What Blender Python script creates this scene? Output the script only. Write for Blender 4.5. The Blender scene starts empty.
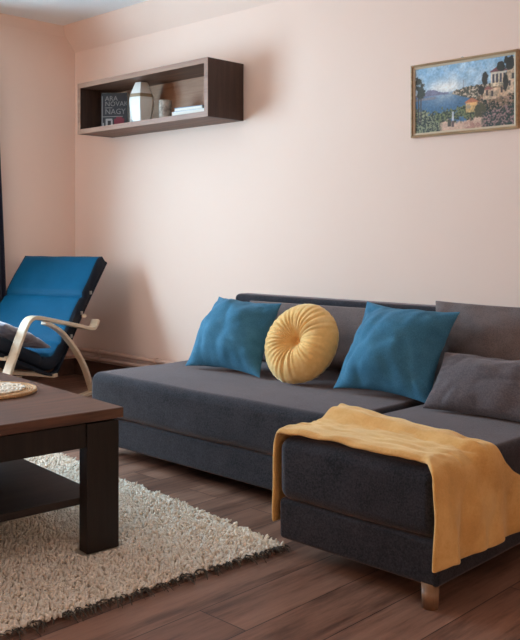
import bpy, bmesh, math, random
import numpy as np
from mathutils import Vector, Matrix, noise
random.seed(7); rng = np.random.default_rng(7)
C = bpy.context.scene.collection
R = math.radians

# ------------------------------------------------------------------ helpers
def link(name, me, mats=None, parent=None, smooth=True):
    o = bpy.data.objects.new(name, me)
    C.objects.link(o)
    for m in (mats if isinstance(mats, (list, tuple)) else [mats]):
        if m: me.materials.append(m)
    if smooth:
        me.polygons.foreach_set('use_smooth', [True] * len(me.polygons))
    if parent: o.parent = parent
    return o

def raw(name, verts, faces, mats=None, parent=None, smooth=True):
    me = bpy.data.meshes.new(name)
    me.from_pydata([tuple(v) for v in verts], [], [tuple(f) for f in faces]); me.validate(); me.update()
    return link(name, me, mats, parent, smooth)

def bmo(name, bm, mats=None, parent=None, smooth=False):
    bmesh.ops.recalc_face_normals(bm, faces=bm.faces)
    me = bpy.data.meshes.new(name); bm.to_mesh(me); bm.free()
    return link(name, me, mats, parent, smooth)

def tag(o, label=None, cat=None, group=None, kind=None):
    if label: o['label'] = label
    if cat: o['category'] = cat
    if group: o['group'] = group
    if kind: o['kind'] = kind
    return o

def thing(name, label, cat, loc=(0, 0, 0), rz=0, group=None):
    o = bpy.data.objects.new(name, None); C.objects.link(o)
    o.empty_display_size = .1; o.location = loc; o.rotation_euler = (0, 0, rz)
    return tag(o, label, cat, group)

def box(bm, lo, hi, bev=0, seg=2):
    lo, hi = Vector(lo), Vector(hi)
    r = bmesh.ops.create_cube(bm, size=1, matrix=Matrix.Translation((lo + hi) / 2) @ Matrix.Diagonal((*(hi - lo), 1)))
    if bev:
        es = list({e for v in r['verts'] for e in v.link_edges})
        bmesh.ops.bevel(bm, geom=es, offset=bev, segments=seg, profile=.5, affect='EDGES')

def boxo(name, lo, hi, mat, parent=None, bev=.003, seg=2, smooth=False):
    bm = bmesh.new(); box(bm, lo, hi, bev, seg); return bmo(name, bm, mat, parent, smooth)

def cyl(bm, p, q, r1, r2=None, n=20):
    p, q = Vector(p), Vector(q); d = q - p
    M = Matrix.Translation((p + q) / 2) @ d.to_track_quat('Z', 'Y').to_matrix().to_4x4()
    bmesh.ops.create_cone(bm, cap_ends=True, segments=n, radius1=r1, radius2=r1 if r2 is None else r2, depth=d.length, matrix=M)

def lathe(name, prof, mat, parent=None, n=32, rot=0, smooth=True):
    vs, fs = [], []
    for r, z in prof:
        for k in range(n):
            a = rot + 2 * math.pi * k / n; vs.append((r * math.cos(a), r * math.sin(a), z))
    for i in range(len(prof) - 1):
        for k in range(n):
            k2 = (k + 1) % n
            fs.append((i * n + k, i * n + k2, (i + 1) * n + k2, (i + 1) * n + k))
    fs.append(tuple(range(n - 1, -1, -1))); L = (len(prof) - 1) * n; fs.append(tuple(range(L, L + n)))
    return raw(name, vs, fs, mat, parent, smooth)

def spline(pts, n=8):
    P = [np.array(p, float) for p in pts]; P = [2 * P[0] - P[1]] + P + [2 * P[-1] - P[-2]]
    out = []
    for i in range(1, len(P) - 2):
        for k in range(n):
            t = k / n
            out.append(.5 * (2 * P[i] + (P[i + 1] - P[i - 1]) * t + (2 * P[i - 1] - 5 * P[i] + 4 * P[i + 1] - P[i + 2]) * t * t
                             + (-P[i - 1] + 3 * P[i] - 3 * P[i + 1] + P[i + 2]) * t ** 3))
    out.append(P[-2]); return out

def strip(name, pts, x0, x1, t, mat, parent, n=8, bev=.004):
    """bentwood strip: path of (forward, z) points, swept flat bar between x0 and x1"""
    pp = spline(pts, n); bm = bmesh.new(); rings = []
    for i, p in enumerate(pp):
        d = pp[min(i + 1, len(pp) - 1)] - pp[max(i - 1, 0)]; d /= np.linalg.norm(d); nn = np.array((-d[1], d[0])) * t / 2
        a, b = p + nn, p - nn
        e = bev
        ring = [(x0, -a[0] , a[1]), (x1, -a[0], a[1]), (x1, -b[0], b[1]), (x0, -b[0], b[1])]
        rings.append([bm.verts.new(v) for v in ring])
    for i in range(len(rings) - 1):
        for k in range(4):
            bm.faces.new((rings[i][k], rings[i][(k + 1) % 4], rings[i + 1][(k + 1) % 4], rings[i + 1][k]))
    bm.faces.new(rings[0]); bm.faces.new(rings[-1][::-1])
    o = bmo(name, bm, mat, parent, False)
    m = o.modifiers.new('bevel', 'BEVEL'); m.width = bev; m.segments = 2; m.angle_limit = R(50)
    return o

def tube(bm, pts, r, n=10):
    rings = []
    for i, p in enumerate(pts):
        p = Vector(p); d = (Vector(pts[min(i + 1, len(pts) - 1)]) - Vector(pts[max(i - 1, 0)])).normalized()
        up = Vector((0, 0, 1)) if abs(d.z) < .9 else Vector((1, 0, 0))
        s = d.cross(up).normalized(); u = s.cross(d)
        rings.append([bm.verts.new(p + r * (math.cos(2 * math.pi * k / n) * s + math.sin(2 * math.pi * k / n) * u)) for k in range(n)])
    for i in range(len(rings) - 1):
        for k in range(n):
            bm.faces.new((rings[i][k], rings[i][(k + 1) % n], rings[i + 1][(k + 1) % n], rings[i + 1][k]))
    bm.faces.new(rings[0]); bm.faces.new(rings[-1][::-1])

def nz(x, y, z, s, o=0):
    return noise.noise(Vector((x * s + o, y * s + o * .7, z * s - o)))

# ------------------------------------------------------------------ materials
def lin(c):
    return tuple(((v / 255) / 12.92 if v / 255 <= .04045 else ((v / 255 + .055) / 1.055) ** 2.4) for v in c) + (1,)

class Mat:
    def __init__(s, name, col, rough=.6, spec=.5, sheen=0, sheen_tint=None):
        s.m = bpy.data.materials.new(name); s.m.use_nodes = True
        s.nt = s.m.node_tree; s.b = s.nt.nodes['Principled BSDF']
        s.b.inputs['Base Color'].default_value = lin(col); s.b.inputs['Roughness'].default_value = rough
        s.b.inputs['Specular IOR Level'].default_value = spec
        if sheen:
            s.b.inputs['Sheen Weight'].default_value = sheen; s.b.inputs['Sheen Roughness'].default_value = .4
            s.b.inputs['Sheen Tint'].default_value = lin(sheen_tint or (255, 255, 255))
        s.co = None
    def n(s, t, **k):
        x = s.nt.nodes.new('ShaderNode' + t)
        for a, v in k.items(): setattr(x, a, v)
        return x
    def l(s, a, b): s.nt.links.new(a, b)
    def coord(s, kind='Object', scale=(1, 1, 1), rot=(0, 0, 0)):
        t = s.n('TexCoord'); mp = s.n('Mapping'); mp.inputs['Scale'].default_value = scale; mp.inputs['Rotation'].default_value = rot
        s.l(t.outputs[kind], mp.inputs[0]); return mp.outputs[0]
    def noise(s, co, scale, detail=4, rough=.6):
        t = s.n('TexNoise'); t.inputs['Scale'].default_value = scale; t.inputs['Detail'].default_value = detail; t.inputs['Roughness'].default_value = rough
        s.l(co, t.inputs['Vector']); return t.outputs['Fac']
    def ramp(s, fac, stops):
        r = s.n('ValToRGB'); e = r.color_ramp.elements
        while len(e) < len(stops): e.new(.5)
        for k, (p, c) in enumerate(stops): e[k].position = p; e[k].color = lin(c)
        s.l(fac, r.inputs[0]); return r.outputs[0]
    def mix(s, fac, a, b, mode='MIX'):
        x = s.n('Mix', data_type='RGBA', blend_type=mode)
        if isinstance(fac, float): x.inputs[0].default_value = fac
        else: s.l(fac, x.inputs[0])
        for v, i in ((a, 6), (b, 7)):
            if isinstance(v, tuple): x.inputs[i].default_value = lin(v)
            else: s.l(v, x.inputs[i])
        return x.outputs[2]
    def base(s, c): s.l(c, s.b.inputs['Base Color'])
    def bump(s, h, strength=.3, dist=.01):
        b = s.n('Bump'); b.inputs['Strength'].default_value = strength; b.inputs['Distance'].default_value = dist
        s.l(h, b.inputs['Height']); s.l(b.outputs[0], s.b.inputs['Normal'])

def fabric(name, c0, c1, scale=260, rough=.95, sheen=.15, tint=None, bump=.35, spec=.15):
    M = Mat(name, c0, rough, spec, sheen, tint); co = M.coord()
    a = M.noise(co, scale, 3, .7); b = M.noise(co, scale / 18, 3, .6)
    h = M.n('Math', operation='MULTIPLY_ADD'); M.l(b, h.inputs[0]); h.inputs[1].default_value = .35; M.l(a, h.inputs[2])
    M.base(M.ramp(h.outputs[0], [(.5, c0), (.85, c1)])); M.bump(a, bump, .002); return M.m

def wood(name, c0, c1, c2, axis='x', scale=1., rough=.45, spec=.4, bump=.1):
    M = Mat(name, c0, rough, spec)
    st = {'x': (1.2, 14, 14), 'y': (14, 1.2, 14), 'z': (14, 14, 1.2)}[axis]
    co = M.coord(scale=tuple(v * scale for v in st))
    a = M.noise(co, 1.6, 6, .62); b = M.noise(co, 7, 4, .7)
    h = M.n('Math', operation='MULTIPLY_ADD'); M.l(b, h.inputs[0]); h.inputs[1].default_value = .4; M.l(a, h.inputs[2])
    M.base(M.ramp(h.outputs[0], [(.42, c0), (.68, c1), (.95, c2)])); M.bump(h.outputs[0], bump, .003); return M.m

def plaster(name, col, col2, rough=.9):
    M = Mat(name, col, rough, .2); co = M.coord()
    M.base(M.mix(M.noise(co, 1.3, 3), col, col2)); M.bump(M.noise(co, 120, 3), .08, .002); return M.m

m_wall = plaster('peach_paint', (240, 210, 192), (236, 205, 187))
m_ceil = plaster('ceiling_paint', (246, 243, 240), (242, 238, 235))

def floor_mat():
    M = Mat('laminate_floor', (90, 55, 40), .42, .4)
    co = M.coord('Object', rot=(0, 0, R(90)))
    br = M.n('TexBrick', offset=.37, offset_frequency=2); M.l(co, br.inputs['Vector'])
    for k, v in (('Scale', 1), ('Mortar Size', .002), ('Mortar Smooth', .3), ('Bias', 0), ('Brick Width', 1.25), ('Row Height', .19)): br.inputs[k].default_value = v
    br.inputs['Color1'].default_value = (0, 0, 0, 1); br.inputs['Color2'].default_value = (1, 1, 1, 1); br.inputs['Mortar'].default_value = (.5, .5, .5, 1)
    # each plank shifts the grain
    co2 = M.coord('Object', scale=(11, 1.1, 1))
    add = M.n('VectorMath', operation='MULTIPLY_ADD'); M.l(br.outputs['Color'], add.inputs[0]); add.inputs[1].default_value = (13, 7, 5); M.l(co2, add.inputs[2])
    a = M.noise(add.outputs[0], 1.1, 7, .66); b = M.noise(add.outputs[0], 5, 5, .7)
    h = M.n('Math', operation='MULTIPLY_ADD'); M.l(b, h.inputs[0]); h.inputs[1].default_value = .45; M.l(a, h.inputs[2])
    g = M.ramp(h.outputs[0], [(.42, (42, 28, 24)), (.58, (108, 77, 63)), (.74, (150, 112, 94)), (.95, (172, 132, 112))])
    tone = M.ramp(br.outputs['Color'], [(0, (205, 195, 190)), (1, (255, 250, 245))])
    c = M.mix(1.0, g, tone, 'MULTIPLY')
    c = M.mix(br.outputs['Fac'], c, (48, 30, 24))
    M.base(c); M.bump(h.outputs[0], .08, .002); return M.m
m_floor = floor_mat()
m_base = wood('dark_skirting', (80, 56, 46), (100, 70, 57), (114, 82, 66), 'x')
m_table = wood('wenge_top_lit', (58, 37, 28), (96, 64, 49), (120, 82, 62), 'y', 1.3, .36, .5)  # wenge lightened in the colour for the wall's reflection on the top
m_table_low = wood('wenge_shelf_shaded', (32, 24, 21), (48, 37, 32), (62, 49, 42), 'y', 1.3, .5, .3)  # darker wenge copy, shade under the tabletop put into the colour
m_table_leg = wood('wenge_upright_shaded', (26, 19, 16), (38, 28, 23), (50, 38, 31), 'z', 1.3, .5, .35)  # darker wenge copy; colour holds the shade on legs and aprons
m_shelf = wood('walnut_shelf', (82, 54, 41), (110, 76, 58), (132, 96, 76), 'x', 1.2, .5, .35)
m_shelf_v = wood('walnut_upright_shaded', (50, 35, 29), (66, 47, 39), (82, 60, 50), 'z', 1.2, .5, .35)  # walnut darkened in the colour, standing in for shaded end panels
m_shelf_b = wood('walnut_back_lit', (132, 92, 66), (156, 114, 86), (172, 130, 100), 'x', 1., .5, .35)  # lighter walnut copy: light on the back panel put into the colour
m_sofa = fabric('charcoal_upholstery', (24, 24, 28), (58, 56, 61), 170, .95, .3, (255, 222, 214))
m_cush = fabric('taupe_upholstery', (92, 80, 78), (122, 107, 103), 240, .95, .2, (255, 230, 220))
m_cush2 = fabric('dark_taupe_chenille', (78, 70, 72), (106, 95, 95), 170, .95, .25, (255, 235, 230), .5)
m_blue = fabric('teal_blue_weave', (48, 96, 122), (74, 126, 152), 300, .85, .12, (200, 228, 245))
def velvet(name, c0, c1, tint, sc=60, bump=.25):
    M = Mat(name, c0, .8, .2, .9, tint); co = M.coord()
    a = M.noise(co, sc, 4, .7); b = M.noise(co, 9, 3, .6)
    v_ = M.n('Math', operation='MULTIPLY_ADD'); M.l(a, v_.inputs[0]); v_.inputs[1].default_value = .5; M.l(b, v_.inputs[2])
    M.base(M.ramp(v_.outputs[0], [(.5, tuple(int(q * .94) for q in c0)), (.72, c0), (.95, c1)])); M.bump(a, bump, .004); return M.m
m_yellow = velvet('mustard_velvet', (234, 184, 110), (243, 202, 136), (255, 232, 190), 50, .2)
m_fleece = velvet('mustard_fleece', (218, 162, 92), (230, 180, 112), (255, 226, 176), 130, .5)
m_rugbase = Mat('rug_backing', (196, 180, 160), .95, .1).m
def pile_mat():
    M = Mat('cream_wool', (206, 190, 170), .95, .1, .2, (255, 245, 230)); co = M.coord()
    a = M.noise(co, 26, 3, .6); b = M.noise(co, 3, 3, .6)
    c = M.ramp(a, [(.3, (212, 196, 178)), (.55, (244, 231, 214)), (.8, (250, 241, 228))])
    M.base(M.mix(b, c, (236, 220, 202))); return M.m
m_pile = pile_mat()
m_fringe = Mat('dark_fringe', (88, 80, 72), .95, .1).m
m_birch = wood('birch_bentwood', (206, 178, 146), (224, 202, 174), (234, 216, 192), 'y', .7, .4, .4, .04)
def satin():
    M = Mat('teal_satin', (2, 78, 112), .6, .15, .05, (150, 215, 245)); co = M.coord()
    b = M.noise(co, 5, 3, .6); M.base(M.mix(b, (1, 70, 100), (2, 86, 122))); M.bump(M.noise(co, 14, 3), .25, .01); return M.m
m_satin = satin()
m_navy = Mat('navy_cloth', (20, 26, 38), .8, .3).m
m_greycush = velvet('grey_plush', (120, 112, 118), (150, 142, 146), (255, 240, 240), 60, .2)
m_white = Mat('white_glaze', (226, 222, 214), .35, .5).m
m_band = Mat('bronze_band', (150, 128, 100), .5, .4).m
m_black = Mat('black_cover', (24, 21, 24), .55, .4).m
m_ink = Mat('dimmed_ink', (128, 120, 117), .7, .2).m  # white lettering dimmed in the colour for shade inside the shelf
m_red = Mat('crimson_print', (112, 30, 44), .6, .3).m
m_grey_print = Mat('grey_print', (150, 144, 140), .6, .3).m
m_paper = Mat('paper_pages', (222, 214, 202), .9, .1).m
m_bluecover = Mat('pale_blue_cover', (120, 136, 158), .6, .3).m
m_palecover = Mat('white_cover', (218, 216, 214), .55, .3).m
def stone():
    M = Mat('stone_cup', (150, 132, 118), .8, .3); co = M.coord()
    M.base(M.ramp(M.noise(co, 22, 4), [(.35, (120, 104, 94)), (.6, (190, 174, 158))])); return M.m
m_cup = stone()
m_gold = wood('antique_gold_frame', (132, 100, 68), (170, 136, 98), (200, 168, 130), 'x', 2, .4, .5)
m_liner = Mat('frame_liner', (206, 184, 156), .6, .3).m
m_pipe = Mat('painted_pipe', (206, 168, 148), .45, .4).m
m_legwood = wood('sofa_leg_wood', (112, 80, 58), (140, 104, 76), (160, 122, 92), 'z', 2, .5, .35)
m_dark = Mat('black_plastic', (18, 17, 18), .7, .3).m
m_straw = fabric('woven_straw', (172, 126, 82), (206, 164, 118), 120, .9, .1, None, .4)
m_lace = Mat('cream_lace', (230, 216, 196), .9, .2).m
m_curtain = fabric('dark_curtain', (42, 40, 50), (58, 55, 66), 150, .95, .2)
m_frame = Mat('white_window_paint', (230, 228, 224), .5, .4).m
m_metal = Mat('brushed_metal', (170, 165, 158), .4, .5).m
m_metal.node_tree.nodes['Principled BSDF'].inputs['Metallic'].default_value = .8

# ------------------------------------------------------------------ room shell
XL, XR, YB, YF, ZC = -5.861, 2.3, 3.95, -1.9, 2.73
def structure(o): o['kind'] = 'structure'; return o
structure(boxo('floor', (XL - .25, YF - .25, -.2), (XR + .25, YB + .25, 0), m_floor, bev=0))
structure(boxo('ceiling', (XL - .25, YF - .25, ZC), (XR + .25, YB + .25, ZC + .2), m_ceil, bev=0))
W1 = (.55, 2.5, .85, 2.25)        # window in the left wall: y0 y1 z0 z1
W_FILL = (-.9, 1.1, .9, 2.2)            # added window in the right wall, unseen, for weak fill light
def wall_with_window(name, x0, x1, w):
    bm = bmesh.new()
    box(bm, (x0, YF - .25, 0), (x1, w[0], ZC)); box(bm, (x0, w[1], 0), (x1, YB + .25, ZC))
    box(bm, (x0, w[0], 0), (x1, w[1], w[2])); box(bm, (x0, w[0], w[3]), (x1, w[1], ZC))
    return structure(bmo(name, bm, m_wall))
wall_with_window('wall_left', XL - .25, XL, W1)
wall_with_window('wall_right', XR, XR + .25, W_FILL)
structure(boxo('wall_front', (XL, YF - .25, 0), (XR, YF, ZC), m_wall, bev=0))
# back wall with the slanted attic strip under the ceiling
bm = bmesh.new()
prof = [(YB, 0), (YB, 2.545), (3.81, ZC), (YB + .25, ZC), (YB + .25, 0)]
a = [bm.verts.new((XL, y, z)) for y, z in prof]; b = [bm.verts.new((XR, y, z)) for y, z in prof]
bm.faces.new(a); bm.faces.new(b[::-1])
for k in range(5): bm.faces.new((a[k], a[(k + 1) % 5], b[(k + 1) % 5], b[k]))
structure(bmo('wall_back', bm, m_wall))
# small cove along the left wall
bm = bmesh.new()
a = [bm.verts.new(v) for v in ((XL, YF, 2.655), (XL, YF, ZC), (XL + .045, YF, ZC))]
b = [bm.verts.new(v) for v in ((XL, 3.86, 2.655), (XL, 3.81, ZC), (XL + .045, 3.81, ZC))]
bm.faces.new(a); bm.faces.new(b[::-1])
for k in range(3): bm.faces.new((a[k], a[(k + 1) % 3], b[(k + 1) % 3], b[k]))
structure(bmo('trim_1', bm, m_wall))
structure(boxo('baseboard_back', (XL, YB - .018, 0), (XR, YB, .125), m_base, bev=.004))
structure(boxo('baseboard_left', (XL, YF, 0), (XL + .018, YB - .018, .125), m_base, bev=.004))

def glass():
    m = bpy.data.materials.new('window_glass'); m.use_nodes = True; nt = m.node_tree; nt.nodes.clear()
    o = nt.nodes.new('ShaderNodeOutputMaterial'); mx = nt.nodes.new('ShaderNodeMixShader'); t = nt.nodes.new('ShaderNodeBsdfTransparent'); g = nt.nodes.new('ShaderNodeBsdfGlossy')
    g.inputs['Roughness'].default_value = .02; mx.inputs[0].default_value = .06
    nt.links.new(t.outputs[0], mx.inputs[1]); nt.links.new(g.outputs[0], mx.inputs[2]); nt.links.new(mx.outputs[0], o.inputs[0]); return m
m_glass = glass()
def window(name, x, w, side):
    """side: +1 the room lies towards +x"""
    r = bpy.data.objects.new(name, None); C.objects.link(r); r['kind'] = 'structure'; r.location = (x, (w[0] + w[1]) / 2, w[2])
    hw, hh = (w[1] - w[0]) / 2, w[3] - w[2]
    bm = bmesh.new(); t = .055
    for lo, hi in (((-.03, -hw, 0), (.03, hw, t)), ((-.03, -hw, hh - t), (.03, hw, hh)), ((-.03, -hw, t), (.03, -hw + t, hh - t)),
                   ((-.03, hw - t, t), (.03, hw, hh - t)), ((-.03, -t / 2, t), (.03, t / 2, hh - t))): box(bm, lo, hi)
    bmo('window_frame', bm, m_frame, r)
    for s in (-1, 1):
        y0, y1 = sorted((s * t / 2, s * (hw - t)))
        boxo('pane', (-.004, y0, t), (.004, y1, hh - t), m_glass, r, bev=0)
    boxo('window_sill', (min(side * .02, side * .2), -hw - .0, -.03), (max(side * .02, side * .2), hw + .0, 0), m_frame, r, bev=.005)
window('window_1', XL - .12, W1, 1)
window('fill_window', XR + .12, W_FILL, -1)  # added unseen window, an opening for the warm fill

# ------------------------------------------------------------------ heating pipes
for z, r, lab in ((.212, .017, 'upper of two peach painted heating pipes along the wall'), (.16, .017, 'lower of two peach painted heating pipes along the wall')):
    t = thing('heating_pipe', lab, 'pipe', (XL + .05, YB - .05, z))
    bm = bmesh.new()
    pts = [(0, -.75, 0), (0, -.05, 0)] + [(.05 - .05 * math.cos(q), -.05 + .05 * math.sin(q), 0) for q in np.linspace(0, math.pi / 2, 7)[1:]] + [(2.0, 0, 0), (4.6, 0, 0)]
    tube(bm, pts, r, 12); bmo('pipe_run', bm, m_pipe, t, True)
    for x in (.35, 1.02, 1.9):
        bm = bmesh.new(); cyl(bm, (x - .012, 0, 0), (x + .012, 0, 0), r + .006, n=14); box(bm, (x - .008, 0, -.008), (x + .008, .046, .008)); bmo('bracket', bm, m_pipe, t)

# ------------------------------------------------------------------ corner sofa
sofa = thing('corner_sofa', 'charcoal fabric corner sofa with protruding chaise end on wooden legs', 'sofa', (-2.6, 3.1, 0))
def sp(name, lo, hi, mat, bev, seg=4, amp=0.0):
    o_ = Vector((2.6, -3.1, 0))
    bm = bmesh.new(); box(bm, Vector(lo) + o_, Vector(hi) + o_, bev, seg)
    if amp:
        bmesh.ops.subdivide_edges(bm, edges=[e for e in bm.edges if e.calc_length() > .15], cuts=10, use_grid_fill=True)
        bm.normal_update()
        for v in bm.verts:
            v.co += v.normal * (amp * nz(v.co.x, v.co.y, v.co.z, 3.2) - amp * .7)
    o = bmo(name, bm, mat, sofa, True)
    m = o.modifiers.new('wn', 'WEIGHTED_NORMAL'); m.keep_sharp = False
    return o
sp('base', (-3.65, 2.555, .067), (-2.03, 3.58, .205), m_sofa, .016)
sp('seat', (-3.655, 2.535, .2), (-2.022, 3.58, .418), m_sofa, .05, 6, .006)
sp('chaise_base', (-2.02, 2.18, .067), (-1.39, 3.58, .205), m_sofa, .016)
sp('chaise_seat', (-2.02, 2.165, .2), (-1.385, 3.58, .418), m_sofa, .045, 6, .005)
sp('backrest', (-3.668, 3.57, .067), (-2.035, 3.69, .757), m_sofa, .03)
sp('chaise_backrest', (-2.03, 3.57, .067), (-1.385, 3.69, .74), m_sofa, .03)
for x, y in ((-1.427, 2.2), (-1.95, 2.42), (-1.445, 3.5), (-3.58, 2.63), (-3.58, 3.5), (-2.15, 3.5)):
    bm = bmesh.new(); cyl(bm, (x + 2.6, y - 3.1, 0), (x + 2.6, y - 3.1, .075), .024, .027, 20)
    bmo('leg', bm, m_legwood, sofa, True).modifiers.new('wn', 'WEIGHTED_NORMAL')

# ------------------------------------------------------------------ pillows
def pillow(name, cs, t, mat, label, cat='pillow', group=None, n=34, seed=0, wr=.010, pinch=.07, power=.5, rest=.421):
    """soft square pillow from its four corners TL TR BL BR"""
    TL, TR, BL, BR = [Vector(c) for c in cs]; cen = (TL + TR + BL + BR) / 4
    U = ((TR - TL) + (BR - BL)).normalized(); V = ((TL - BL) + (TR - BR)).normalized(); N = U.cross(V).normalized()   # N: front
    vs, fs, idx = [], [], {}
    for side in (1, -1):
        for i in range(n + 1):
            for j in range(n + 1):
                edge = i in (0, n) or j in (0, n)
                if edge and side == -1: idx[(side, i, j)] = idx[(1, i, j)]; continue
                u, v = math.sin((2 * i / n - 1) * math.pi / 2) * .6 + (2 * i / n - 1) * .4, math.sin((2 * j / n - 1) * math.pi / 2) * .6 + (2 * j / n - 1) * .4
                pu = u * (1 - pinch * (1 - v * v) * abs(u)); pv = v * (1 - pinch * (1 - u * u) * abs(v))
                a, b = (pu + 1) / 2, (pv + 1) / 2
                p = BL * (1 - a) * (1 - b) + BR * a * (1 - b) + TL * (1 - a) * b + TR * a * b
                f = max(0, (1 - u * u) * (1 - v * v))
                h = t / 2 * (f ** power) * (1 - .12 * v)
                if side == -1: h *= .5 + .25 * (v + 1) / 2
                w = nz(u * 1.2 + seed, v * 1.2, side, 1.6, seed) * 1.6 + nz(u * 3 + seed, v * 1.1, side, 1.7, seed + 3) * .9
                h -= wr * .75 * max(0, 1 - abs(nz(u * 1.3, v, side, 1.25, seed + 9)) * 6) * min(1, f * 5)
                # creases running in from the corners
                cr = abs(math.sin((math.atan2(v, u) * 8) + 2.5 * nz(u, v, side, 2, seed)))
                e = max(abs(u), abs(v))
                h += wr * w * min(1, f * 4) + wr * 2.0 * (cr - .5) * max(0, e - .45) * min(1, f * 8)
                idx[(side, i, j)] = len(vs); vs.append(p + N * h * side)
    for side in (1, -1):
        for i in range(n):
            for j in range(n):
                q = [idx[(side, i, j)], idx[(side, i + 1, j)], idx[(side, i + 1, j + 1)], idx[(side, i, j + 1)]]
                fs.append(q if side == 1 else q[::-1])
    lo = min(v.z for v in vs); lift = rest - lo if rest else 0
    base = Vector((cen.x, cen.y, lo))
    o = raw(name, [v - base for v in vs], fs, mat); o.location = base + Vector((0, 0, lift))
    o.modifiers.new('sub', 'SUBSURF').render_levels = 1
    return tag(o, label, cat, group) if cat else o

pillow('back_cushion', ((-3.42, 3.455, .715), (-2.2, 3.455, .725), (-3.44, 3.38, .40), (-2.18, 3.38, .40)), .17, m_cush,
       'long taupe back cushion behind the round mustard pillow', 'cushion', seed=5, pinch=.02, power=.3, wr=.006)
pillow('back_cushion', ((-2.20, 3.43, .785), (-1.42, 3.44, .785), (-2.14, 3.32, .405), (-1.40, 3.32, .405)), .19, m_cush,
       'large taupe back cushion at the right end, behind the small oblong pillow', 'cushion', seed=9, pinch=.05, power=.36, wr=.012)
pillow('throw_pillow', ((-3.475, 3.27, .745), (-2.985, 3.25, .735), (-3.41, 2.965, .40), (-2.865, 2.965, .40)), .31, m_blue,
       'teal blue square pillow at the left end of the sofa, by the bare seat', 'pillow', 'teal square pillows on the sofa', seed=2, wr=.012, pinch=.12, power=.72)
pillow('throw_pillow', ((-2.445, 3.24, .775), (-1.925, 3.20, .76), (-2.405, 2.94, .41), (-1.915, 2.955, .40)), .30, m_blue,
       'teal blue square pillow right of the round mustard pillow', 'pillow', 'teal square pillows on the sofa', seed=6, wr=.012, pinch=.12, power=.72)
pillow('oblong_pillow', ((-1.945, 3.10, .60), (-1.40, 3.11, .59), (-1.91, 2.885, .405), (-1.39, 2.90, .405)), .16, m_cush2,
       'small dark taupe oblong pillow leaning on the right back cushion', 'pillow', seed=11, wr=.008, pinch=.08, power=.45)

# round pleated pillow
def round_pillow():
    Rr, T = .194, .15; nr, na = 26, 180
    cen = Vector((-2.665, 3.03, .0)); N = Vector((.10, -.88, .42)).normalized()
    U = N.cross(Vector((0, 0, 1))).normalized(); V = U.cross(N).normalized()
    vs, fs = [], []
    for side in (1, -1):
        for i in range(nr + 1):
            q = i / nr
            for k in range(na):
                a = 2 * math.pi * k / na; ca, sa = math.cos(a), math.sin(a)
                amp = max(0, .45 + .9 * nz(ca, sa, side, 1.7, 4))
                w = math.sin(a * 15 + 3.0 * nz(ca, sa, side, 1.6, 8)); pl = (1 - abs(w) ** .6 * 1.6) * amp
                fine = math.sin(a * 34 + 2 * nz(ca, sa, side, 2.5, 1)) * .35
                prof = math.cos(max(0, (q - .52) / .48) * math.pi / 2) ** .6 if q > .52 else (.02 + .98 * math.sin(q / .52 * math.pi / 2) ** .9)
                puff = 1 + .22 * nz(ca, sa, side, .9, 14)
                h = T / 2 * prof * puff - .011 * (pl + fine * .5) * math.sin(min(1, q * 1.02 + .02) * math.pi) ** .8
                h -= .012 * max(0, 1 - q / .12)
                r = Rr * q * (1 + .03 * nz(ca, sa, 0, 1.2, 3)) - .0025 * (pl + fine) * q ** 8
                off = .012 * (1 - q)
                vs.append(cen + U * (r * ca + off) + V * (r * sa) + N * max(h, .0) * side)
    M_ = (nr + 1) * na
    for s in (0, 1):
        for i in range(nr):
            for k in range(na):
                k2 = (k + 1) % na; f = [s * M_ + i * na + k, s * M_ + i * na + k2, s * M_ + (i + 1) * na + k2, s * M_ + (i + 1) * na + k]
                fs.append(f if s == 0 else f[::-1])
    lo = min(v.z for v in vs); vs = [v + Vector((0, 0, .421 - lo)) for v in vs]; cen.z += .421 - lo
    base = Vector((cen.x, cen.y, .421))
    t = thing('round_pillow', 'round mustard velvet pillow with pleats gathered at its centre', 'pillow', base)
    o = raw('cover', [v - base for v in vs], fs, m_yellow, t)
    bm = bmesh.new(); bm.from_mesh(o.data); bmesh.ops.remove_doubles(bm, verts=bm.verts, dist=.0006); bmesh.ops.recalc_face_normals(bm, faces=bm.faces); bm.to_mesh(o.data); bm.free()
    bm = bmesh.new()
    bmesh.ops.create_uvsphere(bm, u_segments=16, v_segments=8, radius=.011, matrix=Matrix.Translation(cen - base + U * .012 + N * .002))
    bmo('button', bm, m_yellow, t, True)
round_pillow()

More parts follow.
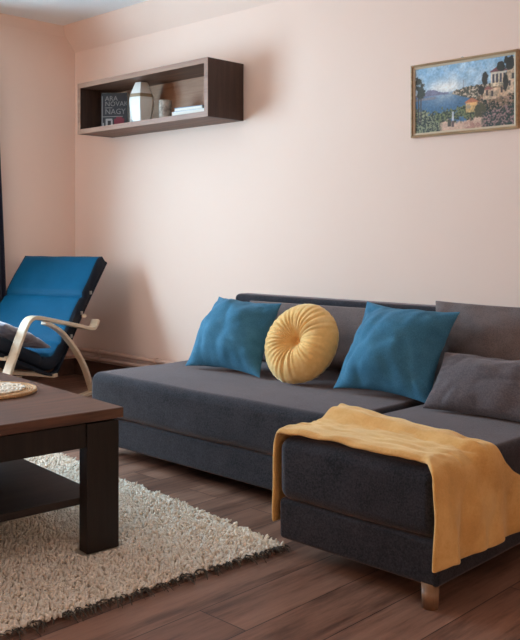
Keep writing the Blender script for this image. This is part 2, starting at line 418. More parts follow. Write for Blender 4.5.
# ------------------------------------------------------------------ throw blanket
def throw():
    prof = [(-2.05, .115), (-2.047, .25), (-2.043, .36), (-2.036, .405), (-2.012, .434), (-1.95, .438), (-1.7, .438), (-1.46, .436), (-1.395, .428), (-1.362, .40), (-1.356, .33), (-1.353, .23), (-1.351, .155)]
    P = spline(prof, 7); S = len(P); nv = 56; vs = []; fs = []
    L = [0]
    for i in range(1, S): L.append(L[-1] + float(np.linalg.norm(P[i] - P[i - 1])))
    sm = lambda a, b, x: (lambda t: t * t * (3 - 2 * t))(max(0, min(1, (x - a) / (b - a))))
    for i, p in enumerate(P):
        x, z = p
        right = sm(-1.44, -1.36, x); left = sm(-2.015, -2.04, x); top = 1 - max(right, left)
        down = max(0, (.43 - z) / .31)
        y0 = 2.168 + .008 * nz(L[i], 0, 0, 6, 1) - right * .05 - right * .035 * down + .012 * left
        y1 = 2.53 - .085 * (x + 2.04) / .65 + .012 * nz(L[i], 0, 0, 6, 6)
        if left: y1 = 2.53 * (1 - left) + 2.495 * left
        y1 += right * .30 * sm(0, .75, down) + right * .02
        for j in range(nv + 1):
            v = j / nv; y = y0 + (y1 - y0) * v
            zz, xx, yy = z, x, y
            b = .011 * nz(x, y, 0, 6, 2) + .007 * nz(x, y, 0, 15, 5) + .004 * nz(x, y, 0, 34, 9) - .007 * max(0, 1 - abs(nz(x, y, 0, 9, 21)) * 9)
            fold = (.034 - .012 * sm(-1.9, -1.5, x)) * sm(.62, .80, v + .05 * nz(x, 0, 0, 6, 3)) * sm(-2.045, -2.0, x)
            edge = max(0, (v - .92) / .08)
            zz += (1 - left) * (1 - right * sm(0, .25, down)) * (b + .010 + fold * (1 - .6 * edge ** 2) - .022 * edge ** 2.5 - .016 * max(0, (.05 - v) / .05) ** 2)
            hang = right * sm(.05, .5, down)
            wav = math.sin(y * 24 + 1.6 * nz(x, y, z * .5, 3, 3)) + .5 * math.sin(y * 43 + 2)
            xx += hang * (.014 - .006 * max(0, 1 - abs(nz(y, z * .35, 0, 11, 31)) * 7) + .019 * wav * down + .010 * nz(y, z, 0, 7, 4)) + .03 * right * sm(.6, .8, v) * (1 - down) ** 2
            zz += hang * down * (.008 * wav - .01 * math.sin(v * 3.1))
            xx -= left * (.002 + .004 * nz(y, z, 0, 8, 1))
            vs.append((xx + 1.7, yy - 2.35, zz - .42))
    for i in range(S - 1):
        for j in range(nv):
            a = i * (nv + 1) + j; fs.append((a, a + 1, a + nv + 2, a + nv + 1))
    o = raw('throw_blanket', vs, fs, m_fleece); o.location = (-1.7, 2.35, .42)
    m = o.modifiers.new('solid', 'SOLIDIFY'); m.thickness = .012; m.offset = 1
    m = o.modifiers.new('sub', 'SUBSURF'); m.levels = m.render_levels = 1
    tag(o, 'mustard fleece throw blanket draped over the front of the sofa chaise', 'blanket')
throw()

# ------------------------------------------------------------------ rug
def rug():
    th = R(-5.5); W, D = 2.7, 1.72
    t = thing('shaggy_rug', 'cream shaggy wool rug on the wood floor under the coffee table', 'rug', (-2.052, 2.255, 0), th)
    boxo('backing', (-W, -D, 0.001), (-.02, -.01, .010), m_rugbase, t, bev=.003)
    V, F = [], []
    def strands(base, az, lean, ln, rad, curl):
        n = len(base); seg = 4; k = 4
        V0 = sum(len(v) for v in V); pts = np.zeros((n, seg, k, 3))
        dirx = np.stack([np.cos(az), np.sin(az), 0 * az], 1); sx = np.stack([-np.sin(az), np.cos(az), 0 * az], 1); up = np.array([0, 0, 1.])
        for s in range(seg):
            q = s / (seg - 1); ang = lean * (.35 + curl * q)
            c = base + dirx * (ln * q * np.sin(ang))[:, None] + up * (ln * q * np.cos(ang))[:, None]
            rr = rad * [.85, 1.1, 1.0, .45][s]
            nrm = dirx * np.cos(ang)[:, None] - up * np.sin(ang)[:, None]
            for j in range(k):
                b = 2 * math.pi * j / k
                pts[:, s, j] = c + (sx * math.cos(b) + nrm * math.sin(b)) * rr[:, None]
        V.append(pts.reshape(-1, 3)); ids = V0 + np.arange(n)[:, None] * seg * k
        for s in range(seg - 1):
            for j in range(k):
                j2 = (j + 1) % k
                F.append(ids + np.array([s * k + j, s * k + j2, (s + 1) * k + j2, (s + 1) * k + j]))
        F.append(ids + np.array([(seg - 1) * k + j for j in range(k)]))
    sp_ = .0098; gx, gy = np.meshgrid(np.arange(-W + .01, -.004, sp_), np.arange(-D + .01, -.004, sp_)); g = np.stack([gx.ravel(), gy.ravel()], 1)
    g = g[g[:, 0] > -2.2]
    # no pile where the table legs press it flat
    dth = R(-5.7) - th; bx = np.array([-2.455 + 2.052, 1.855 - 2.255]); bx = np.array([bx[0] * math.cos(th) + bx[1] * math.sin(th), -bx[0] * math.sin(th) + bx[1] * math.cos(th)])
    q = g - bx; q = np.stack([q[:, 0] * math.cos(dth) + q[:, 1] * math.sin(dth), -q[:, 0] * math.sin(dth) + q[:, 1] * math.cos(dth)], 1)
    for x in (-1.15 + .012, -.012 - .056):
        for y in (-1.02 + .012, -.012 - .124):
            q_in = (q[:, 0] > x - .021) & (q[:, 0] < x + .077) & (q[:, 1] > y - .021) & (q[:, 1] < y + .145); g = g[~q_in]; q = q[~q_in]
    g = g + rng.normal(0, .004, g.shape); g[:, 0] = np.minimum(g[:, 0], -.004); g[:, 1] = np.minimum(g[:, 1], -.004)
    # clumps: neighbours share a lean direction and a height
    cx = np.array([[noise.noise(Vector((x * 42, y * 42, 3))), noise.noise(Vector((x * 42, y * 42, 9))), noise.noise(Vector((x * 38, y * 38, 20)))] for x, y in g])
    n = len(g); az = np.arctan2(cx[:, 1], cx[:, 0]) + rng.normal(0, .45, n); ln = .0165 + .012 * cx[:, 2] + rng.uniform(-.002, .003, n)
    near = ((q[:, 0] > -.12) & (q[:, 0] < .045) & (q[:, 1] > -.19) & (q[:, 1] < .045)); ln = np.where(near, np.minimum(ln, .015), ln)
    strands(np.column_stack([g, np.full(n, .008)]), az, rng.uniform(.15, .7, n), ln, rng.uniform(.004, .006, n), 1.1)
    v = np.concatenate(V); f = np.concatenate(F)
    me = bpy.data.meshes.new('pile'); me.from_pydata(v, [], f.tolist()); me.update()
    link('pile', me, m_pile, t)['kind'] = 'stuff'
    V.clear(); F.clear()
    n = 260; y = rng.uniform(-D, 0, n); strands(np.column_stack([rng.uniform(-.012, .004, n), y, rng.uniform(.006, .016, n)]), rng.normal(0, .5, n), rng.uniform(1.35, 1.62, n), rng.uniform(.02, .06, n), rng.uniform(.0015, .0032, n), .72)
    v = np.concatenate(V); v[:, 2] = np.maximum(v[:, 2], .001); f = np.concatenate(F)
    me = bpy.data.meshes.new('fringe'); me.from_pydata(v, [], f.tolist()); me.update()
    o = link('fringe', me, m_fringe, t); o['kind'] = 'stuff'; o['label'] = 'dark straggly fringe along the short edge'
rug()

# ------------------------------------------------------------------ coffee table
tb = thing('coffee_table', 'dark wenge coffee table with lower shelf standing on the cream rug', 'table', (-2.455, 1.855, .013), R(-5.7))
LX, LY = 1.15, 1.02; ZT = .487
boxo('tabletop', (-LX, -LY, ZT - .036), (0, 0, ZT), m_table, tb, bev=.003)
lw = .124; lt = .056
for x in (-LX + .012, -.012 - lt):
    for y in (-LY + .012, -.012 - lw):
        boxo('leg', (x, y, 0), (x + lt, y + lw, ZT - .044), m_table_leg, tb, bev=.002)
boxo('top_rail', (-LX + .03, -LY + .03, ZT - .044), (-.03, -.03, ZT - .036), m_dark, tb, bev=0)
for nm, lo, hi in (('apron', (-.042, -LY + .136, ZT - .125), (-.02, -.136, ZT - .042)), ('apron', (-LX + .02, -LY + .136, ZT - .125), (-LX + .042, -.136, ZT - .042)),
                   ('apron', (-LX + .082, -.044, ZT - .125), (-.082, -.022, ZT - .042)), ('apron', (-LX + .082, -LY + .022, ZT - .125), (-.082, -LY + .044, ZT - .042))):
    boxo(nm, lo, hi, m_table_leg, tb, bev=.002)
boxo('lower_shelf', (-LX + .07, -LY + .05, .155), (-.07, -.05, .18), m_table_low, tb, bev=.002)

# woven round mat with a lace middle
mt = thing('round_placemat', 'round woven straw mat with a cream lace centre on the coffee table', 'mat', (-3.045, 1.67, .5))
def mat_rings():
    bm = bmesh.new(); n = 90
    for k, r in enumerate(np.arange(.012, .165, .0095)):
        pts = [(r * math.cos(a) * (1 + .012 * math.sin(a * 17 + k)), r * math.sin(a), .006 + .0012 * math.sin(a * 30 + k * 2)) for a in np.linspace(0, 2 * math.pi, n)]
        tube(bm, pts, .0058, 6)
    bmo('straw_coil', bm, m_straw, mt, True)
    bm = bmesh.new()
    for k, r in enumerate((.018, .036, .054, .072, .09, .108, .122)):
        pts = [(r * math.cos(a) + .006 * math.cos(a * 12) * math.cos(a), r * math.sin(a) + .006 * math.cos(a * 12) * math.sin(a), .0145) for a in np.linspace(0, 2 * math.pi, 120)]
        tube(bm, pts, .0042, 6)
    for k in range(24):
        a = 2 * math.pi * k / 24; tube(bm, [(.01 * math.cos(a), .01 * math.sin(a), .0145), (.13 * math.cos(a), .13 * math.sin(a), .0145)], .0032, 6)
    bmo('lace_centre', bm, m_lace, mt, True)
    boxl = bmesh.new(); tube(boxl, [(.168 * math.cos(a), .168 * math.sin(a), .007) for a in np.linspace(0, 2 * math.pi, n)], .0075, 8); bmo('rim', boxl, m_straw, mt, True)
mat_rings()

# ------------------------------------------------------------------ rocking chair
ch = thing('rocking_chair', 'bentwood rocking chair with a teal satin pad in the corner', 'chair', (-5.208, 3.0, 0), R(21.5))
rk = lambda f: .012 + (f + .25) ** 2 / 3.1
for s in (1, -1):
    x0, x1 = sorted((s * .345, s * .405))
    strip('arm_and_front_leg', [(-.45, .512), (-.425, .475), (-.375, .458), (-.2, .497), (.0, .54), (.15, .572), (.235, .586), (.29, .578), (.33, .545), (.375, .48), (.44, .37), (.508, .255), (.555, .165 + .06)], x0, x1, .024, m_birch, ch)
    strip('rear_leg', [(.14, .545), (.05, .515), (-.06, .455), (-.19, .345), (-.30, .215), (-.37, .09), (-.40, .03)], x0 + .008, x1 - .008, .022, m_birch, ch)
    strip('rocker', [(f, rk(f)) for f in np.linspace(-.58, .62, 9)], x0 + .004, x1 - .004, .024, m_birch, ch)
    q0, q1 = sorted((s * .30, s * .335))
    strip('pad_rail', [(.53, .40), (.25, .288), (.04, .205), (-.05, .2), (-.12, .27), (-.35, .555), (-.655, .905)], q0, q1, .02, m_navy, ch)
for nm, f, z in (('cross_rail', -.03, .185), ('cross_rail', .45, .36), ('cross_rail', -.36, .545)):
    boxo(nm, (-.345, -f - .022, z - .012), (.345, -f + .022, z + .012), m_birch, ch, bev=.003)
def pad():
    cl = spline([(.575, .47), (.5, .452), (.3, .372), (.12, .30), (.03, .268), (-.03, .27), (-.09, .315), (-.2, .44), (-.35, .62), (-.5, .795), (-.618, .925)], 9)
    n = len(cl); nx = 36; t = .096; hw = .335
    L = [0]
    for i in range(1, n): L.append(L[-1] + float(np.linalg.norm(cl[i] - cl[i - 1])))
    T = L[-1]; vs, fs, mi = [], [], []
    seams = [.33 * T, .52 * T, .765 * T]
    for side in (1, -1):
        for i in range(n):
            d = cl[min(i + 1, n - 1)] - cl[max(i - 1, 0)]; d /= np.linalg.norm(d); N = np.array((d[1], -d[0]))  # towards the sitter
            if N[1] < 0 and N[0] < 0: N = -N
            for j in range(nx + 1):
                u = 2 * j / nx - 1; q = L[i] / T
                e = min(1, min(q, 1 - q) / .025); eu = max(0, 1 - abs(u) ** 14)
                h = t / 2 * (.62 + .38 * min(e, 1) ** .5 * eu ** .5)
                if side == 1:
                    for sm in seams: h -= .022 * math.exp(-((L[i] - sm) / .013) ** 2)
                    h += .007 * nz(u * 1.5, q * 6, 0, 1.6, 2) + .009 * nz(u * .8 + q * 3, q * 14, 0, 1, 7) * (1 if .36 < q < .62 else .4)
                p = cl[i] + N * h * side
                vs.append((u * hw, -p[0], p[1]))
    A = n * (nx + 1)
    for s in (0, 1):
        for i in range(n - 1):
            for j in range(nx):
                a = s * A + i * (nx + 1) + j; f = [a, a + 1, a + nx + 2, a + nx + 1]
                fs.append(f if s else f[::-1]); mi.append(0 if s == 0 and 1 <= j < nx - 1 and i > 1 else 1)
    def rim(a, b): fs.append((a, b, b + A, a + A)); mi.append(1)
    for i in range(n - 1): rim(i * (nx + 1), (i + 1) * (nx + 1)); rim((i + 1) * (nx + 1) + nx, i * (nx + 1) + nx)
    for j in range(nx): rim(j + 1, j); rim((n - 1) * (nx + 1) + j, (n - 1) * (nx + 1) + j + 1)
    o = raw('seat_pad', vs, fs, [m_satin, m_navy], ch)
    o.data.polygons.foreach_set('material_index', mi)
    bm = bmesh.new(); bm.from_mesh(o.data); bmesh.ops.recalc_face_normals(bm, faces=bm.faces); bm.to_mesh(o.data); bm.free()
    for e in o.data.edges: pass
    m = o.modifiers.new('edge', 'EDGE_SPLIT'); m.split_angle = R(55)
pad()
for q in (.2, .42, .62):
    f, z = -.09 - q * .55, .29 + q * .66
    boxo('strap_clip', (.334, -f + .0, z - .012), (.345, -f + .02, z + .012), m_metal, ch, bev=.002)
# grey cushion lying on the seat
c_, s_ = math.cos(R(21.5)), math.sin(R(21.5))
def chp(x, f, z): return (-5.208 + c_ * x + s_ * f, 3.0 + s_ * x - c_ * f, z)
pillow('seat_cushion', (chp(-.315, .0, .37), chp(.335, .0, .37), chp(-.315, .47, .56), chp(.335, .47, .56)), .115, m_greycush,
       'grey plush cushion lying on the seat of the rocking chair', 'cushion', seed=15, wr=.008, rest=0, power=.35, pinch=.03)

# ------------------------------------------------------------------ curtain at the left edge
def curtain():
    vs, fs = [], []; ny, nzv = 130, 24
    t = thing('curtain', 'dark curtain hanging beside the window at the left edge', 'curtain', (XL + .07, 3.2, 0))
    for k in range(nzv + 1):
        z = .27 + 2.13 * k / nzv; edge = 3.30 - .03 * max(0, (z - .7)) / .7
        for j in range(ny + 1):
            v = j / ny; y = 2.56 + (edge - 2.56) * v
            x = .018 * math.sin(v * 13 * 2 * math.pi + .4 * math.sin(z * 2)) * (1 - .15 * z / 2.4)
            vs.append((x, y - 3.2, z))
    for k in range(nzv):
        for j in range(ny):
            a = k * (ny + 1) + j; fs.append((a, a + 1, a + ny + 2, a + ny + 1))
    o = raw('drape', vs, fs, m_curtain, t); m = o.modifiers.new('solid', 'SOLIDIFY'); m.thickness = .004
    bm = bmesh.new(); cyl(bm, (0, -2.9, 2.43), (0, -.1, 2.43), .012, n=14)
    for y in (-2.9, -.1): bmesh.ops.create_uvsphere(bm, u_segments=12, v_segments=8, radius=.022, matrix=Matrix.Translation((0, y, 2.43)))
    for y in (-2.75, -.2): box(bm, (-.07, y - .01, 2.42), (0, y + .01, 2.44))
    bmo('rod', bm, m_metal, t, True)
curtain()

# ------------------------------------------------------------------ wall shelf
SX0, SX1, SY0, SZ0, SZ1 = -5.365, -3.965, 3.64, 1.833, 2.199
sh = thing('wall_shelf', 'dark walnut open box shelf mounted on the back wall', 'shelf', ((SX0 + SX1) / 2, YB, SZ0))
def shp(n, lo, hi, m): 
    o_ = Vector(((SX0 + SX1) / 2, YB, SZ0)); return boxo(n, Vector(lo) - o_, Vector(hi) - o_, m, sh, bev=.002)
th = .034
shp('top_panel', (SX0 + th, SY0, SZ1 - th), (SX1 - th, YB, SZ1), m_shelf)
shp('bottom_panel', (SX0 + th, SY0, SZ0), (SX1 - th, YB, SZ0 + th), m_shelf)
shp('side_panel', (SX0, SY0, SZ0), (SX0 + th, YB, SZ1), m_shelf_v)
shp('side_panel', (SX1 - th, SY0, SZ0), (SX1, YB, SZ1), m_shelf_v)
shp('back_panel', (SX0 + th, YB - .014, SZ0 + th), (SX1 - th, YB - .002, SZ1 - th), m_shelf_b)
ZS = SZ0 + th
m_edge_lit = wood('walnut_edge_lit', (122, 88, 70), (148, 110, 90), (166, 128, 106), 'x', 1.2, .5, .35)  # lighter walnut: window light on the front edges painted in
bm = bmesh.new(); o_ = Vector(((SX0 + SX1) / 2, YB, SZ0))
for lo, hi in (((SX0, SY0 - .002, SZ1 - th), (SX1, SY0, SZ1)), ((SX0, SY0 - .002, SZ0), (SX1, SY0, SZ0 + th)), ((SX0, SY0 - .002, SZ0 + th), (SX0 + th, SY0, SZ1 - th)), ((SX1 - th, SY0 - .002, SZ0 + th), (SX1, SY0, SZ1 - th))): box(bm, Vector(lo) - o_, Vector(hi) - o_)
bmo('lit_edge', bm, m_edge_lit, sh)  # thin strips carrying the painted light along the shelf front

# faceted vase
v_ = thing('vase', 'white faceted vase with a bronze band standing on the shelf', 'vase', (-4.79, 3.775, ZS))
lathe('body', [(.058, 0), (.064, .004), (.09, .12), (.093, .165), (.089, .183)], m_white, v_, 6, R(14), False)
lathe('band', [(.0895, .183), (.0885, .192), (.085, .205), (.0835, .207)], m_band, v_, 6, R(14), False)
lathe('neck', [(.0825, .207), (.05, .282), (.046, .288), (.04, .288), (.038, .25), (.0, .25)], m_white, v_, 6, R(14), False)

# upright book with lettering
def text(name, s, size, mat, parent, loc):
    cu = bpy.data.curves.new(name, 'FONT'); cu.body = s; cu.size = size; cu.extrude = .0004; cu.resolution_u = 2
    tmp = bpy.data.objects.new(name, cu); C.objects.link(tmp)
    bpy.context.view_layer.update()
    me = bpy.data.meshes.new_from_object(tmp.evaluated_get(bpy.context.evaluated_depsgraph_get()))
    C.objects.unlink(tmp); bpy.data.objects.remove(tmp)
    me.transform(Matrix.Rotation(R(90), 4, 'X')); o = link(name, me, mat, parent, False); o.location = loc; return o
bk = thing('book', 'black upright book with white lettering leaning at the left end of the shelf', 'book', (-5.225, 3.745, ZS), R(34))
bw, bh = .2, .262
boxo('cover', (0, 0, 0), (bw, .03, bh), m_black, bk, bev=.002)
boxo('pages', (.006, .003, -.0 + .001), (bw + .001, .027, bh + .001), m_paper, bk, bev=0)
text('lettering', 'ARA', .05, m_ink, bk, (.03, -.001, .205)); text('lettering', 'NOVAK', .05, m_ink, bk, (.03, -.001, .166)); text('lettering', 'NAGY', .056, m_ink, bk, (.03, -.001, .108))
bm = bmesh.new(); box(bm, (.03, -.0012, .152), (.085, 0, .157)); box(bm, (.01, -.0012, .088), (.165, 0, .093)); box(bm, (.006, -.0012, .02), (.012, 0, .24)); bmo('print_line', bm, m_ink, bk)
bm = bmesh.new(); box(bm, (.035, -.0012, .006), (.05, 0, .07)); box(bm, (.035, -.0012, .062), (.085, 0, .076)); box(bm, (.075, -.0012, .01), (.088, 0, .066)); box(bm, (.008, -.0012, .02), (.022, 0, .045)); bmo('cover_picture', bm, m_grey_print, bk)
bm = bmesh.new(); box(bm, (.10, -.0012, .004), (.175, 0, .075)); box(bm, (.115, -.0012, .075), (.16, 0, .088)); bmo('cover_picture', bm, m_red, bk)
b2 = thing('book', 'slim pale spined book between the black book and the vase', 'book', (-4.985, 3.82, ZS), R(8))
boxo('cover', (0, 0, 0), (.022, .1, .2), m_palecover, b2, bev=.002); boxo('pages', (.003, -.0005, .003), (.019, .096, .2005), m_paper, b2, bev=0)

# stone cup
cp = thing('stone_cup', 'small mottled stone cup on the shelf right of the vase', 'cup', (-4.52, 3.76, ZS))
lathe('body', [(.036, 0), (.041, .006), (.043, .06), (.042, .125), (.0435, .135), (.038, .135), (.036, .03), (0, .03)], m_cup, cp, 28)
# two books lying flat
for (x, y, z, w, d, h, rz, m, lab) in ((-4.36, 3.68, ZS, .30, .2, .032, 3, m_palecover, 'white book lying flat at the bottom of the small stack on the shelf'),
                                      (-4.345, 3.69, ZS + .033, .245, .17, .026, 6, m_bluecover, 'pale blue book lying flat on top of the white book')):
    k = thing('book', lab, 'book', (x, y, z), R(rz))
    boxo('cover', (0, 0, 0), (w, d, .004), m, k, bev=.001); boxo('cover', (0, 0, h - .004), (w, d, h), m, k, bev=.001); boxo('spine', (0, d - .004, .004), (w, d, h - .004), m, k, bev=0)
    boxo('pages', (.003, .003, .004), (w - .003, d - .004, h - .004), m_paper, k, bev=0)

# ------------------------------------------------------------------ framed seaside painting
pw, ph = .622, .387
pc = thing('framed_painting', 'framed seaside painting in an antique gold frame on the back wall', 'painting', (-2.359, YB, 1.621))
def frame_ring(bm, o, i, y0, y1, yi):
    """mitred frame between outer inset o and inner inset i"""
    def rect(q, y): return [bm.verts.new(v) for v in ((-pw / 2 + q, y, q), (pw / 2 - q, y, q), (pw / 2 - q, y, ph - q), (-pw / 2 + q, y, ph - q))]
    A, B, Cc, D = rect(o, y0), rect(o, y1), rect(i, yi), rect(i, y0)
    for P, Q in ((A, B), (B, Cc), (Cc, D), (D, A)):
        for k in range(4): bm.faces.new((P[k], P[(k + 1) % 4], Q[(k + 1) % 4], Q[k]))
bm = bmesh.new(); frame_ring(bm, 0, .009, -.001, -.024, -.028); frame_ring(bm, .009, .013, -.001, -.02, -.018); bmo('frame', bm, m_gold, pc)
bm = bmesh.new(); frame_ring(bm, .013, .023, -.001, -.021, -.015); bmo('liner', bm, m_liner, pc)
bm = bmesh.new(); tube(bm, [(-.006 + .007 * math.cos(a), -.006, ph + .001 + .007 * math.sin(a)) for a in np.linspace(0, 2 * math.pi, 14)], .0018, 6); bmo('hook', bm, m_metal, pc)
def paint():
    nu, nv = 240, 150; ins = .0222
    U, Vv = np.meshgrid(np.linspace(0, 1, nu), np.linspace(0, 1, nv))
    def fbm(s, o, asp=1.6):
        r = np.zeros_like(U)
        for j in range(nv):
            for i in range(nu): r[j, i] = noise.fractal(Vector((U[j, i] * s * asp + o, Vv[j, i] * s + o, o)), .6, 2.1, 4)
        return r
    N1, N2, N3 = fbm(5, 1.3), fbm(14, 5.1), fbm(34, 9.7)
    col = np.zeros((nv, nu, 3)); col[:] = (120, 150, 172)
    def put(mask, c, soft=None):
        m = np.clip(mask, 0, 1)[..., None]; col[:] = col * (1 - m) + np.array(c, float) * m
    def edge(d, s=.012): return np.clip(d / s + .5, 0, 1)
    put(np.clip((Vv - .55) / .45, 0, 1), (120, 158, 186)); put(np.clip(N1 * 1.1 + .3, 0, 1) * .6, (190, 202, 208))
    put(np.exp(-((U - .33) / .2) ** 2 - ((Vv - .66) / .12) ** 2), (214, 206, 198))
    # sea
    sea = edge(.585 + 0 * U - Vv); put(sea, (66, 98, 128)); put(sea * np.clip((Vv - .35) / .25, 0, 1) * np.exp(-((U - .3) / .16) ** 2), (176, 184, 190)); put(sea * np.clip(.5 + N2, 0, 1) * .35, (44, 74, 106))
    # far hills
    put(edge(.575 + .075 * np.exp(-((U - .17) / .1) ** 2) + .03 * N2 - Vv) * edge(Vv - .555) * edge(.36 - U, .05), (108, 104, 124))
    put(edge(.54 - Vv) * edge(Vv - .5) * edge(.22 - U, .05) * .8, (124, 112, 116))
    # headland
    hd = edge(.545 + .085 * np.clip((U - .36) / .18, 0, 1) ** .6 + .03 * N2 - Vv) * edge(Vv - (.565 - .16 * np.clip((U - .36) / .3, 0, 1))) * edge(U - .37)
    put(hd, (92, 80, 62)); put(hd * edge(N3 - .2, .2) * .8, (196, 168, 142)); put(hd * edge(-N3 - .1, .2) * .6, (62, 66, 50))
    # right hillside
    land = edge(Vv * 0 + (.30 + 1.15 * np.clip(U - .58, 0, 1) ** .8 + .06 * N2) - Vv, .02) * edge(U - .55, .03)
    put(land, (72, 62, 46)); put(land * edge(N2 - .02, .15), (112, 88, 62)); put(land * edge(-N2 - .1, .12), (40, 46, 32)); put(land * edge(N3 - .24, .2) * .7, (164, 118, 100))
    # cream villa with terrace
    def rect(u0, u1, v0, v1): return edge(U - u0, .006) * edge(u1 - U, .006) * edge(Vv - v0, .008) * edge(v1 - Vv, .008)
    for q in ((.70, .83, .40, .56, (196, 160, 128)), (.775, .92, .58, .80, (208, 180, 146)), (.925, 1.0, .45, .97, (196, 160, 128)), (.83, .93, .42, .58, (186, 146, 112))): put(rect(*q[:4]) * (.8 + .3 * N2), q[4])
    for u in (.79, .825, .86, .895): put(rect(u, u + .02, .63, .76), (74, 66, 72))
    for u, v in ((.945, .84), (.975, .66), (.945, .56), (.73, .46), (.78, .44), (.87, .48)): put(rect(u, u + .018, v, v + .08), (70, 56, 52))
    put(edge(.80 + .9 * np.minimum(U - .765, .935 - U) - Vv) * edge(Vv - .79) * edge(U - .765) * edge(.935 - U), (112, 64, 66))
    put(edge(.55 + .8 * np.minimum(U - .69, .80 - U) - Vv) * edge(Vv - .545) * edge(U - .69) * edge(.80 - U), (138, 82, 74))
    for cu, cv, ru, rv in ((.72, .72, .03, .1), (.875, .86, .045, .07), (.95, .9, .05, .1), (.68, .55, .03, .07), (.915, .62, .025, .12)):
        put(edge(1 + .7 * N2 - ((U - cu) / ru) ** 2 - ((Vv - cv) / rv) ** 2, .4), (50, 46, 38))
    # foreground path and greenery
    put(edge(.165 + .08 * N1 - Vv, .03) * edge(U - .16, .06) * edge(.72 - U, .06), (186, 146, 122)); put(edge(.1 - Vv, .04) * edge(U - .52, .05) * edge(N2 + .1, .2), (150, 104, 88))
    gr = edge(.20 + .16 * np.exp(-((U - .05) / .16) ** 2) + .1 * N2 - Vv, .03) * edge(.27 + .03 * N3 - U, .04); put(gr, (72, 76, 52)); put(gr * edge(N3 - .08, .3) * .7, (140, 136, 100)); put(gr * edge(-N3 - .1, .1), (40, 44, 36))
    hg = edge(.30 + .12 * (U - .25) + .09 * N2 - Vv, .02) * edge(Vv - .15 - .06 * N2, .03) * edge(U - .22, .04) * edge(.62 - U, .04); put(hg, (72, 78, 50)); put(hg * edge(N3 - .05, .3) * .7, (112, 114, 68)); put(hg * edge(-N3 - .14, .1), (40, 46, 32))
    put(rect(.53, .645, .24, .40) * (.85 + .3 * N2), (214, 158, 92)); put(edge(.40 + .9 * np.minimum(U - .52, .655 - U) - Vv) * edge(Vv - .385) * edge(U - .52) * edge(.655 - U), (172, 96, 62))
    put(edge(1 + .7 * N2 - ((U - .67) / .06) ** 2 - ((Vv - .26) / .1) ** 2, .4), (74, 66, 40))
    fl = edge(.22 + .25 * np.clip(U - .72, 0, 1) + .05 * N2 - Vv, .03) * edge(U - .7, .05); put(fl, (64, 56, 48)); put(fl * edge(N3 - .16, .2) * .7, (160, 116, 112)); put(fl * edge(-N3 - .12, .08), (44, 58, 48))
    # palm at the left and a strolling figure
    for u in (.03, .055): put(rect(u, u + .012, .15, .72), (66, 54, 46))
    for cu, cv in ((.035, .76), (.065, .62)): put(edge(1 + 1.2 * N2 - ((U - cu) / .045) ** 2 - ((Vv - cv) / .1) ** 2, .5), (58, 56, 44))
    put(rect(.39, .408, .13, .28), (176, 176, 180)); put(rect(.385, .412, .05, .14), (96, 72, 66)); put(rect(.345, .38, .06, .17), (74, 62, 46))
    put(rect(.505, .509, .62, .74), (120, 110, 110))
    col *= 1.12 * (1 + .10 * N3[..., None] + .08 * N2[..., None]); col = col * .86 + col.mean(2, keepdims=True) * .14 * np.array((1.06, 1.0, .94)); col = np.clip(col, 8, 240)
    s = col / 255; L = np.where(s <= .04045, s / 12.92, ((s + .055) / 1.055) ** 2.4)
    X = -pw / 2 + ins + U * (pw - 2 * ins); Z = ins + Vv * (ph - 2 * ins); Yp = -.012 - .0006 * np.clip(N3, -1, 1)
    vs = np.stack([X, Yp, Z], -1).reshape(-1, 3); I = np.arange(nu * nv).reshape(nv, nu)
    fs = np.stack([I[:-1, :-1], I[:-1, 1:], I[1:, 1:], I[1:, :-1]], -1).reshape(-1, 4)
    me = bpy.data.meshes.new('canvas'); me.from_pydata(vs, [], fs.tolist()); me.update()
    at = me.color_attributes.new('paint', 'FLOAT_COLOR', 'POINT'); at.data.foreach_set('color', np.concatenate([L.reshape(-1, 3), np.ones((nu * nv, 1))], 1).ravel().astype(np.float32))
    M = Mat('oil_paint', (128, 128, 128), .5, .35); a = M.n('Attribute', attribute_name='paint'); M.base(a.outputs['Color'])
    link('canvas', me, M.m, pc)
paint()

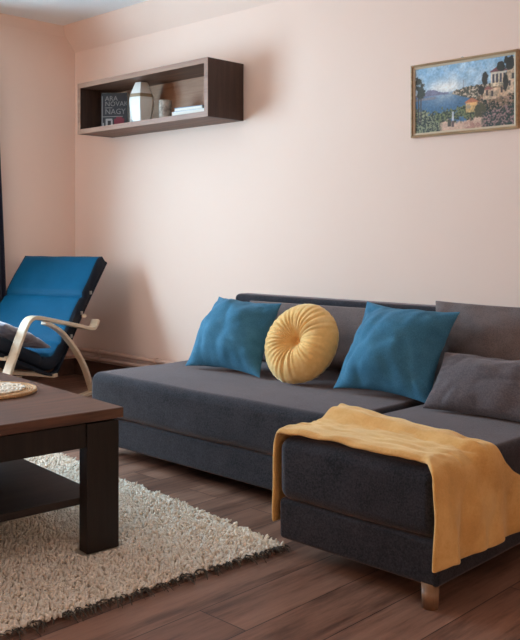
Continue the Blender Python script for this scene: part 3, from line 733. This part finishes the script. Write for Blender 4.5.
# ------------------------------------------------------------------ light
wd = bpy.data.worlds.new('sky'); bpy.context.scene.world = wd; wd.use_nodes = True
bg = wd.node_tree.nodes['Background']; bg.inputs[0].default_value = (.78, .88, 1, 1); bg.inputs[1].default_value = 1.0
def daylight(name, x, w, aim, power, col):
    l = bpy.data.lights.new(name, 'AREA'); l.shape = 'RECTANGLE'; l.size = w[3] - w[2]; l.size_y = w[1] - w[0]; l.energy = power; l.color = col
    o = bpy.data.objects.new(name, l); C.objects.link(o); o.location = (x, (w[0] + w[1]) / 2, (w[2] + w[3]) / 2)
    o.rotation_euler = (0, R(-90) * aim, 0)
daylight('window_daylight', XL - .3, W1, 1, 238, (.50, .82, 1.07))
daylight('warm_fill', XR + .3, W_FILL, -1, 30, (1.0, .73, .52))  # warm fill added from the right, not real daylight

# added warm fill lamp, out of view; not a known lamp of the room
FILL_LAMP = (-4.2, -.1, 2.2)
pl = thing('fill_lamp', 'added warm globe lamp, unseen, for fill light', 'lamp', FILL_LAMP)
m_fill_globe = Mat('fill_globe', (255, 240, 220), .5, .2); m_fill_globe.b.inputs['Emission Color'].default_value = (1, .70, .47, 1); m_fill_globe.b.inputs['Emission Strength'].default_value = 80
bm = bmesh.new(); bmesh.ops.create_uvsphere(bm, u_segments=24, v_segments=14, radius=.11); bmo('globe', bm, m_fill_globe.m, pl, True)
bm = bmesh.new(); cyl(bm, (0, 0, .105), (0, 0, .17), .03, .024); bmo('holder', bm, m_dark, pl, True)
bm = bmesh.new(); cyl(bm, (0, 0, .17), (0, 0, ZC - 2.2 - .02), .004, n=8); cyl(bm, (0, 0, ZC - 2.2 - .03), (0, 0, ZC - 2.2 - .001), .05, n=20); bmo('cord', bm, m_dark, pl, True)

# ------------------------------------------------------------------ camera
cd = bpy.data.cameras.new('camera'); cam = bpy.data.objects.new('camera', cd); C.objects.link(cam)
cam.location = (0, 0, 1.1); cam.rotation_euler = (R(90), 0, R(44.03))
cd.sensor_fit = 'VERTICAL'; cd.sensor_height = 24; cd.lens = 24 * 871 / 640; cd.shift_y = -85 / 640; cd.clip_start = .05
sc = bpy.context.scene; sc.camera = cam
sc.view_settings.view_transform = 'Standard'; sc.view_settings.look = 'None'; sc.view_settings.gamma = 1; sc.view_settings.exposure = 0.16
sc.cycles.use_denoising = True; sc.cycles.max_bounces = 10; sc.cycles.diffuse_bounces = 6; sc.cycles.sample_clamp_indirect = 8
